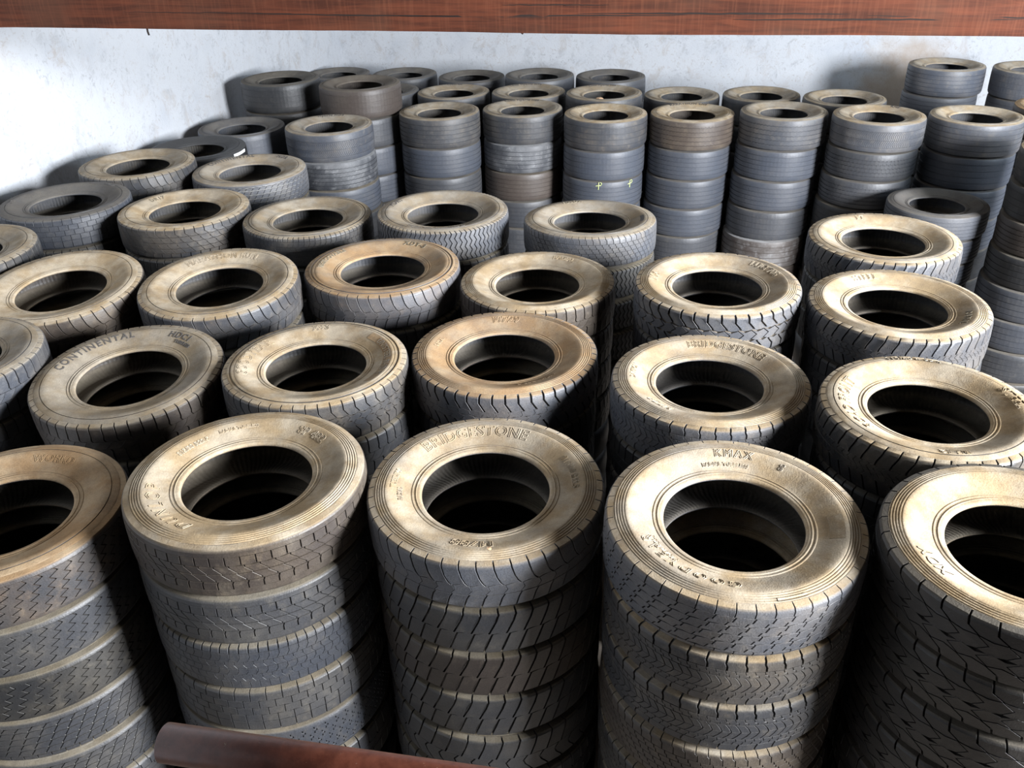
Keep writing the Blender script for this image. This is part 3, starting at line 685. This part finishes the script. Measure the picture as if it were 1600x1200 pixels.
ilev = [
 [('ribdash', 'grey', G_), ('ribdash', 'dark', BL), ('ribdash', 'dark', G_), ('ribline', 'dark', G_)],
 [('ribline', 'grey', G_), ('ribdash', 'scuffed', G_), ('ribdash', 'dark', BR), ('ribdash', 'dark', G_), ('ribline', 'dark', G_)],
 [('ribline', 'tan', G_), ('ribline', 'dark', BL), ('ribdash', 'dark', BL), ('ribdash', 'dark', BL)],
 [('ribzig', 'tan', BR), ('ribdash', 'dark', BL), ('ribdash', 'dark', BL), ('ribdash', 'dark', BL), ('ribline', 'dark', G_), ('ribline', 'dark', G_)],
 [('ribzig', 'grey', LT), ('rib', 'dark', BL), ('ribdash', 'dark', BL), ('ribline', 'dark', G_), ('ribline', 'scuffed', BR), ('ribline', 'dark', BR)],
 [('ribband', 'tan', LT), ('hexrib', 'dark', G_), ('hexrib', 'dark', G_), ('smooth', 'dark', DK)],
 [('rib', 'tan', LT), ('ribline', 'dark', BL), ('ribdash', 'dark', BL), ('ribdash', 'dark', BL)]]
iw = ['leftmost', 'second', 'third', 'fourth', 'fifth', 'sixth', 'rightmost']
drift = [(0, 0), (-.004, 0), (-.010, 0), (-.014, 0), (-.022, 0), (-.022, 0), (-.018, 0)]
for i in range(7):
    ST['I%d' % (i + 1)] = ('wide', 'thin' if i in (0, 1, 4, 6) else 'plain', 7, ilev[i], 'in the %s of seven even rear stacks' % iw[i], drift[i])
ST['J1'] = ('wide', 'thin', 4, [('ribdash', 'grey', BL), ('rib', 'dark', LT)], 'in the far right stack with wall shadow', (-.03, 0))
ST['J2'] = ('wide', 'thin', 4, [('smooth', 'grey', BL), ('ribline', 'dark', G_)], 'in the far stack at the upper right edge', (0, 0))
ST['K0'] = ('wide', 'thin', 3, [('smooth', 'ochre', BR), ('ribline', 'dark', G_)], 'in the stack barely seen at the right edge', (0, 0))
ST['K1'] = ('wide', 'plain', 8, [('smooth', 'tan', DK), ('smooth', 'dark', DK), ('ribzig', 'dark', BR), ('ribline', 'dark', DK), ('ribline', 'dark', BL), ('ribline', 'dark', BL), ('ribline', 'dark', G_)], 'in the dark leaning stack at the right edge', (-.025, 0))
DESC = {'chevron': 'bold chevron tread', 'slot': 'slotted worn tread', 'slotcurve': 'curved-slot tread', 'slotslant': 'slanted-slot tread', 'hexblock': 'six-sided block tread',
 'parblock': 'dense slanted block tread', 'chevblock': 'small chevron block tread', 'rect': 'rectangular block tread', 'zigzag': 'zigzag-groove tread', 'wave': 'upright wavy tread',
 'grid': 'pale-grooved square block tread', 'pave': 'paving-like block tread', 'lug': 'large lug tread', 'brick': 'small brick tread', 'fine': 'fine toothed tread', 'dots': 'nicked dotted tread',
 'hblock': 'keystone block tread', 'scurve': 'S-slot tread', 'hook': 'hooked-curve tread', 'diamond': 'diamond lattice tread', 'rib': 'deep ribbed tread', 'ribline': 'line-ribbed tread',
 'ribzig': 'zigzag-ribbed tread', 'ribdash': 'dashed-rib tread', 'ribband': 'ribbed tread with blocky band', 'smooth': 'almost bald tread', 'hexrib': 'honeycomb block tread'}
TOPLABEL = {
'A1': 'ochre dusty tyre with zigzag tread, topmost of the leftmost front stack',
'A2': 'brown dusty tyre with rectangular blocks, topping the second front stack from left',
'A3': 'dusty tyre with outlined letters and a dry leaf, topping the middle front stack',
'A4': 'pale tan tyre with slanted block tread, topping the fourth front stack from left',
'A5': 'pale tyre with three sharp rings, topping the rightmost front stack',
'B1': 'smooth grey tyre with large dark lettering, second from left in second row',
'B2': 'tan tyre with a step near its edge and hexagonal blocks, third in second row',
'B3': 'ochre tyre with bold chevron tread and toothed edge, fourth in second row',
'B4': 'tan tyre with many edge rings and slotted blocks, fifth in second row',
'B5': 'large pale tyre with bristly toothed edge, rightmost in second row',
'C1': 'tilted plain tan tyre with muddy tread, second from left in third row',
'C2': 'tan tyre with bluish lit tread and curved slots, third in third row',
'C3': 'reddish ochre tyre with curved-slot tread, fourth in third row',
'C4': 'tan ringed tyre with half-hidden tread, fifth in third row',
'C5': 'tan tyre with the deepest large six-sided lugs, sixth in third row',
'C6': 'cream tyre with slanted blue-grey slots, rightmost in third row',
'C7': 'cream tyre with frayed edge, behind the rightmost third-row tyre',
'D1': 'dark grey tyre with a black plaque on its sidewall, beside the left wall',
'D2': 'tan tyre with paving-like tread, right of the one with a black plaque',
'D3': 'grey-brown tyre with fine toothed edge, middle of the fourth row',
'D4': 'grey tyre with upright wavy grooves and dark lettering, fourth row',
'D5': 'grey tyre with small brick tread, alone before the even rear stacks',
'D6': 'smooth dark rimmed tyre on the low stack at the right',
'E1': 'plain grey-tan tyre near the left wall, behind the black-plaque tyre',
'E2': 'tyre with pale lines between square blocks and dark lettering, left side',
'F1': 'clean black tyre with a white stripe, near the left wall',
'F3': 'bluish grey wide tyre with blocky band, leftmost tall even stack top',
'G1': 'dark wide bald tyre topping the tallest stack at the left wall',
'G2': 'brownish wide bald tyre topping the stack right of the tallest one',
'J1': 'bluish ribbed tyre topping the far right stack that shades the wall',
}
GR = 'grooved'
TOPS = {}
def set_look(o, dust, tint, j):
    o.color = (*(max(0.01, c * j) for c in tint), 1)
def groove_mat(name): return M_GROOVE_DUST if name in ('grid',) else M_GROOVE
random.seed(11)
n_tyres = 0
HID = []
for key in sorted(POS):
    X, Y, zb, R, ta, tb = POS[key]; kind, style, vis, lev, phrase, (dx, dy) = ST[key]
    T = TYPES[kind]; bead = .1 + T['dw']
    zc = ZF + zb - bead; htop = zc + T['pitch'] / 2
    n = max(2, round(htop / T['pitch'])); sz = 1.0; pitch = htop / n; s_low = pitch / (.2700 if kind == 'std' else .3600)
    sR = (R + .001) / RT
    if hypot(ta, tb) < .03 or key[0] in 'GHIJKF': ta = tb = 0.0
    x, y = X, Y
    for k in range(n):
        z = htop - pitch * (k + .5)
        kk = min(k, vis); x = X + dx * kk + (random.uniform(-.005, .005) if k else 0); y = Y + dy * kk + (random.uniform(-.005, .005) if k else 0)
        tr, dust, tint = lev[k] if k < len(lev) else ('smooth' if kind == 'wide' else 'slot', 'dark', DK)
        tm, depth = tread(tr, kind)
        if k and dust in ('tan', 'grey', 'ochre') and key not in ('A4',): dust = 'lower'
        visible = k < vis
        cm = casing(kind, style if k == 0 else ('rings' if style == 'rings' else 'plain'), depth, low=not visible or key[0] in 'GHIJKF')
        if visible:
            root = bpy.data.objects.new('truck_tyre', None); COL.objects.link(root)
            root.empty_display_size = .1
            root.location = (x, y, z); sc = sR if k == 0 else sR * random.uniform(.98, .994)
            root.scale = (sc, sc, s_low)
            f = max(0, 1 - .024 * k / max(.001, hypot(ta, tb)))
            if ta or tb: root.scale.z = s_low * .955
            nv = Vector((ta * f, tb * f, 1)).normalized()
            q = Vector((0, 0, 1)).rotation_difference(nv)
            j = random.uniform(.9, 1.12)
            spin = 0 if k == 0 else random.uniform(0, 6.28)
            root.rotation_mode = 'QUATERNION'; root.rotation_quaternion = q
            c = link('casing', cm, root); t = link('tread', tm, root)
            c.rotation_euler.z = t.rotation_euler.z = spin
            jj = j * (1.7 if key[0] in 'IGHJF' and dust != 'black' and tint is not LT else .6 if key == 'A5' else 1)
            for ob in (c, t): set_look(ob, dust, tint, jj)
            c.material_slots[0].link = 'OBJECT'; c.material_slots[0].material = MR[dust]
            c.material_slots[1].link = 'OBJECT'; c.material_slots[1].material = groove_mat(tr)
            t.material_slots[0].link = 'OBJECT'; t.material_slots[0].material = MR['dark' if key == 'A5' else dust]
            if k == 0: TOPS[key] = (root, style, T['dw'])
            if k == 2 and key == 'I3': TOPS['I3c'] = (root, style, T['dw'])
            if k == 0 and key in TOPLABEL: lab = TOPLABEL[key]
            else:
                lab = 'tyre with %s, %s %s' % (DESC[tr], 'topmost' if k == 0 else ordw[k] + ' down', phrase)
        else:
            HID.append((x, y, z - .012, sR * .98, pitch / 2 * .88) if (ta or tb) and k == vis else (x, y, z, sR * .98, pitch / 2 * .985)); continue
        tag(root, lab, 'tyre', 'stacked used truck tyres'); n_tyres += 1

# the rest of each stack down to the floor, nowhere seen singly in the photograph: one plain object
V = []; F = []
hp = [(.495, .84), (.47, .97), (.43, 1.0), (.36, .88), (.30, .80), (.284, .66), (.31, .60), (.43, .78), (.485, .5), (.485, -.5), (.43, -.78), (.31, -.60), (.284, -.66), (.30, -.80), (.36, -.88), (.43, -1.0), (.47, -.97), (.495, -.84), (.518, -.72), (.524, 0), (.518, .72)]
for x, y, z, sc, h in HID:
    b = len(V); m = len(hp); N = 40
    for i in range(N):
        a = 2 * pi * i / N
        for r, q in hp: V.append((x + r * sc * cos(a), y + r * sc * sin(a), z + q * h))
    for i in range(N):
        for k in range(m): F.append((b + i * m + k, b + i * m + (k + 1) % m, b + (i + 1) % N * m + (k + 1) % m, b + (i + 1) % N * m + k))
me = mesh('lower_tyres', V, F, [MR['dark']], None, True); o = link('lower_tyres', me); o.color = (*DK, 1)
bm = bmesh.new(); bm.from_mesh(me); bmesh.ops.recalc_face_normals(bm, faces=bm.faces[:]); bm.to_mesh(me); bm.free()
o['kind'] = 'stuff'; tag(o, 'dark lower tyres at the bottom of the stacks, down in the gaps', 'tyres')

# ------------------------------------------------------------------ writing on the sidewalls
def wr(key, text, ang, rmid=.40, h=.035, style='outline', mat=None, spread=1.12):
    root, st, dw = TOPS[key]
    dustm = None
    for c in root.children:
        if c.name.startswith('casing'): dustm = c.material_slots[0].material; colr = tuple(c.color)
    o = lettering(root, text, rmid, h, ang, style, st, dw, mat or dustm, spread)
    if o: o.color = colr
    return o
D = M_LETTER_DARK
wr('A2', 'DUNLOP', -142, .395, 0.0540, 'outline', spread=1.5); wr('A2', 'SP 482', 52, .395, 0.0390); wr('A2', '315/80 R22.5', 142, .39, 0.0195)
wr('A2', 'RADIAL TUBELESS', 108, .40, 0.0146)
wr('A3', 'BRIDGESTONE', 98, .405, 0.0525, 'outline'); wr('A3', 'M788', -98, .385, 0.0512, 'outline', spread=1.1); wr('A3', '315/80 R22.5', 10, .40, 0.0268)
wr('A3', 'TUBELESS', 172, .41, 0.0195); wr('A3', 'RADIAL', 186, .38, 0.0171)
wr('A4', 'KMAX', 78, .415, 0.0366, spread=1.3); wr('A4', 'S', 48, .405, 0.0317); wr('A4', 'GOODYEAR', -132, .395, 0.0439, spread=1.5)
wr('A4', 'RADIAL TUBELESS', 84, .36, 0.0159); wr('A4', '315/80 R22.5', 208, .365, 0.0195)
arc_plate(TOPS['A4'][0], .372, .428, -22, -2, 'rings', name='plaque', mat=MR['tan']); arc_plate(TOPS['A4'][0], .474, .486, -84, -70, 'rings', mat=MR['tan'], hgt=.003)
wr('A5', 'XDY', 192, .40, 0.0488, 'raised'); wr('A1', 'WORKD', 80, .40, 0.0366)
wr('B1', 'CONTINENTAL', 138, .418, 0.0439, 'raised', D, 1.25); wr('B1', 'HDC1', 62, .418, 0.0415, 'raised', D); wr('B1', 'TUBELESS', 54, .375, 0.0195, 'raised', D)
wr('B2', 'GOODYEAR', 170, .41, 0.0512); wr('B2', 'M+S', 95, .42, 0.0366)
arc_plate(TOPS['B2'][0], .385, .437, -38, 48, 'step', name='plaque', mat=MR['ochre']); wr('B2', 'UNISTEEL RHD II', 5, .41, 0.0366, 'raised')
wr('B3', 'M729', 88, .405, 0.0439, spread=1.2); wr('B3', '315/80 R22.5', -62, .37, 0.0268); wr('B3', 'RADIAL', 160, .40, 0.0195)
wr('B4', 'BRIDGESTONE', 64, .40, 0.0439, spread=1.15); wr('B4', 'M729', -142, .39, 0.0439); wr('B4', 'DAYTON', 165, .41, 0.0244)
wr('B5', 'ROAD FRONT', 172, .405, 0.0515, 'outline', MR['ochre'], spread=1.1); wr('B5', '315/80 R 22.5', 78, .47, 0.0317, 'raised'); wr('B5', 'RF 12', -98, .43, 0.0366); wr('B5', 'STEEL', 4, .44, 0.0488)
wr('C2', 'MARATHON RUN', 100, .40, 0.0415); wr('C3', 'XDY-3', 62, .42, 0.0415, 'raised', M_PLATE); wr('C3', 'REGROOVABLE', 158, .42, 0.0317, 'raised', M_PLATE)
wr('C5', '706', 162, .41, 0.0504, 'outline', spread=1.15); wr('C5', 'LUG 706', 28, .41, 0.0427)
wr('C6', 'STEEL', 100, .40, 0.0415); wr('C6', 'RADIAL', -35, .39, 0.0366, 'raised', M_PLATE)
wr('C7', 'LT', 95, .41, 0.0366); wr('C4', 'RADIAL', 60, .41, 0.0305)
arc_plate(TOPS['D1'][0], .430, .470, 50, 84, 'plain', mat=M_LETTER_DARK); wr('D1', 'RHD', 60, .45, 0.0268, 'raised'); wr('D1', 'M+S', 185, .44, 0.0427, 'raised', D)
wr('D2', 'DR17', 140, .40, 0.0366, 'raised', M_PLATE); wr('D4', 'HDR1', 155, .44, 0.0439, 'raised', D); wr('D4', 'CONTINENTAL', -95, .42, 0.0415, 'raised', D, 1.2)
wr('D5', 'FULDA', 105, .44, 0.0366, 'raised', M_PLATE); arc_plate(TOPS['D5'][0], .40, .43, -18, 2, 'plain', mat=M_LETTER_DARK)
wr('E2', 'CONTINENTAL', 130, .43, 0.0439, 'raised', D, 1.2); wr('E2', 'HDR', 55, .43, 0.0439, 'raised', D)
wr('I4', 'MARATHON LHS', 88, .43, 0.0439, 'raised', D); wr('I2', 'Conti Hybrid HS3', 90, .43, 0.0415, 'raised', D); wr('G5', 'Conti Hybrid HT3', 95, .43, 0.0415, 'raised', D)
wr('I3', 'TUBELESS', 130, .43, 0.0366, 'raised', M_PLATE); wr('I1', 'RADIAL', 150, .43, 0.0366, 'raised', D); wr('F3', 'Hybrid HD3', 95, .43, 0.0415, 'raised', D); wr('I6', 'RHS', 45, .43, 0.0427, 'raised', D)
wr('G4', 'TUBELESS', 90, .43, 0.0342, 'raised', D); wr('G6', 'Conti Hybrid HS3', 88, .43, 0.0342, 'raised', D)

# small things on the tyres
root, st, dw = TOPS['A3']
lp = unproj(768, 863, 3.93)
def leaf(p, s, ang, name, label, mat=M_LEAF):
    pts = [(0, -1), (.55, -.5), (.8, .1), (.5, .7), (0, 1.05), (-.5, .65), (-.8, 0), (-.5, -.6)]
    V = [(0, 0, .25 * s)] + [(a * s, b * s, (.10 + .2 * abs(a)) * s) for a, b in pts] + [(0, 0, .15 * s)] + [(a * s, b * s, (.0 + .2 * abs(a)) * s) for a, b in pts]
    F = [(0, i, i % 8 + 1) for i in range(1, 9)] + [(9, 9 + i % 8 + 1, 9 + i) for i in range(1, 9)] + [(i, 9 + i, 9 + i % 8 + 1, i % 8 + 1) for i in range(1, 9)]
    o = link(name, mesh(name, V, F, [mat]), None, p); o.rotation_euler.z = ang; tag(o, label, 'leaf'); return o
a = -1.62; rr = .482
leaf((root.location.x + rr * cos(a) + .045, root.location.y + rr * sin(a), root.location.z + .131 * root.scale.z + .0232), .012, .6, 'dry_leaf', 'tiny dry orange leaf lying on the middle front tyre')
root, st, dw = TOPS['G6']
leaf((root.location.x - .10, root.location.y - .42, root.location.z + (.135 + dw) * root.scale.z), .05, 1.2, 'dry_leaf', 'crumpled orange-brown leaf on a tyre in the second-last row')
# yellow chalk letters on the standing face of the third tyre in the rear row
root, st, dw = TOPS['I3c']
def chalk(px, py):
    """P-shaped chalk stroke lying on the tread cylinder"""
    c = (Vector((root.location.x, root.location.y)))
    d = Vector((px - 800, 0)); 
    ray = (CF + CR * ((px - 800) / F_PX) - CU * ((py - 600) / F_PX)); o_ = Vector((0, 0, ZF))
    A = ray.x ** 2 + ray.y ** 2; B = -2 * (ray.x * c.x + ray.y * c.y); C = c.x ** 2 + c.y ** 2 - (RT * root.scale.x + .003) ** 2
    t = (-B - math.sqrt(max(0, B * B - 4 * A * C))) / 2 / A; p = o_ + ray * t
    a0 = atan2(p.y - c.y, p.x - c.x); z0 = p.z
    for strokes in ([(0, -.045), (.002, .045), (.03, .046), (.042, .028), (.028, .008), (-.02, .004)], [(-.035, -.0), (.0, .006)]):
        pts = [(c.x + (RT * root.scale.x + .002) * cos(a0 + s / .53), c.y + (RT * root.scale.x + .002) * sin(a0 + s / .53), z0 + z) for s, z in strokes]
        yield pts
for i, (px, py) in enumerate(((935, 291), (984, 287))):
    Vs = []; Fs = []
    for pts in chalk(px, py):
        V, F = tube(pts, .0038, 6); b = len(Vs); Vs += V; Fs += [tuple(q + b for q in f) for f in F]
    Vs = [Vector(v) - root.location for v in Vs]; sx, sy, szz = root.scale
    qi = root.rotation_quaternion.inverted()
    Vs = [(lambda w: (w.x / sx, w.y / sy, w.z / szz))(qi @ v) for v in Vs]
    link('chalk_mark', mesh('chalk_mark', Vs, Fs, [M_CHALK]), root)
# white stripe on the clean black tyre
root, st, dw = TOPS['F1']
V = []; F = []
for i in range(9):
    a = radians(-28 + i * 3.2)
    for z in (.075, .105): V += [((RT + .0015) * cos(a), (RT + .0015) * sin(a), z), ((RT - .006) * cos(a), (RT - .006) * sin(a), z)]
for i in range(8):
    b = i * 4; F += [(b, b + 4, b + 6, b + 2), (b + 2, b + 6, b + 7, b + 3), (b, b + 1, b + 5, b + 4)]
link('white_stripe', mesh('white_stripe', V, F, [M_WHITE]), root)
for o in bpy.data.objects:
    if 'label' in o and len(o['label'].split()) > 16: print('LONG', o['label'])
if 0: print('tyres', n_tyres, 'objects', len(bpy.data.objects), 'tris', sum(sum(len(p.vertices) - 2 for p in m.polygons) for m in bpy.data.meshes))
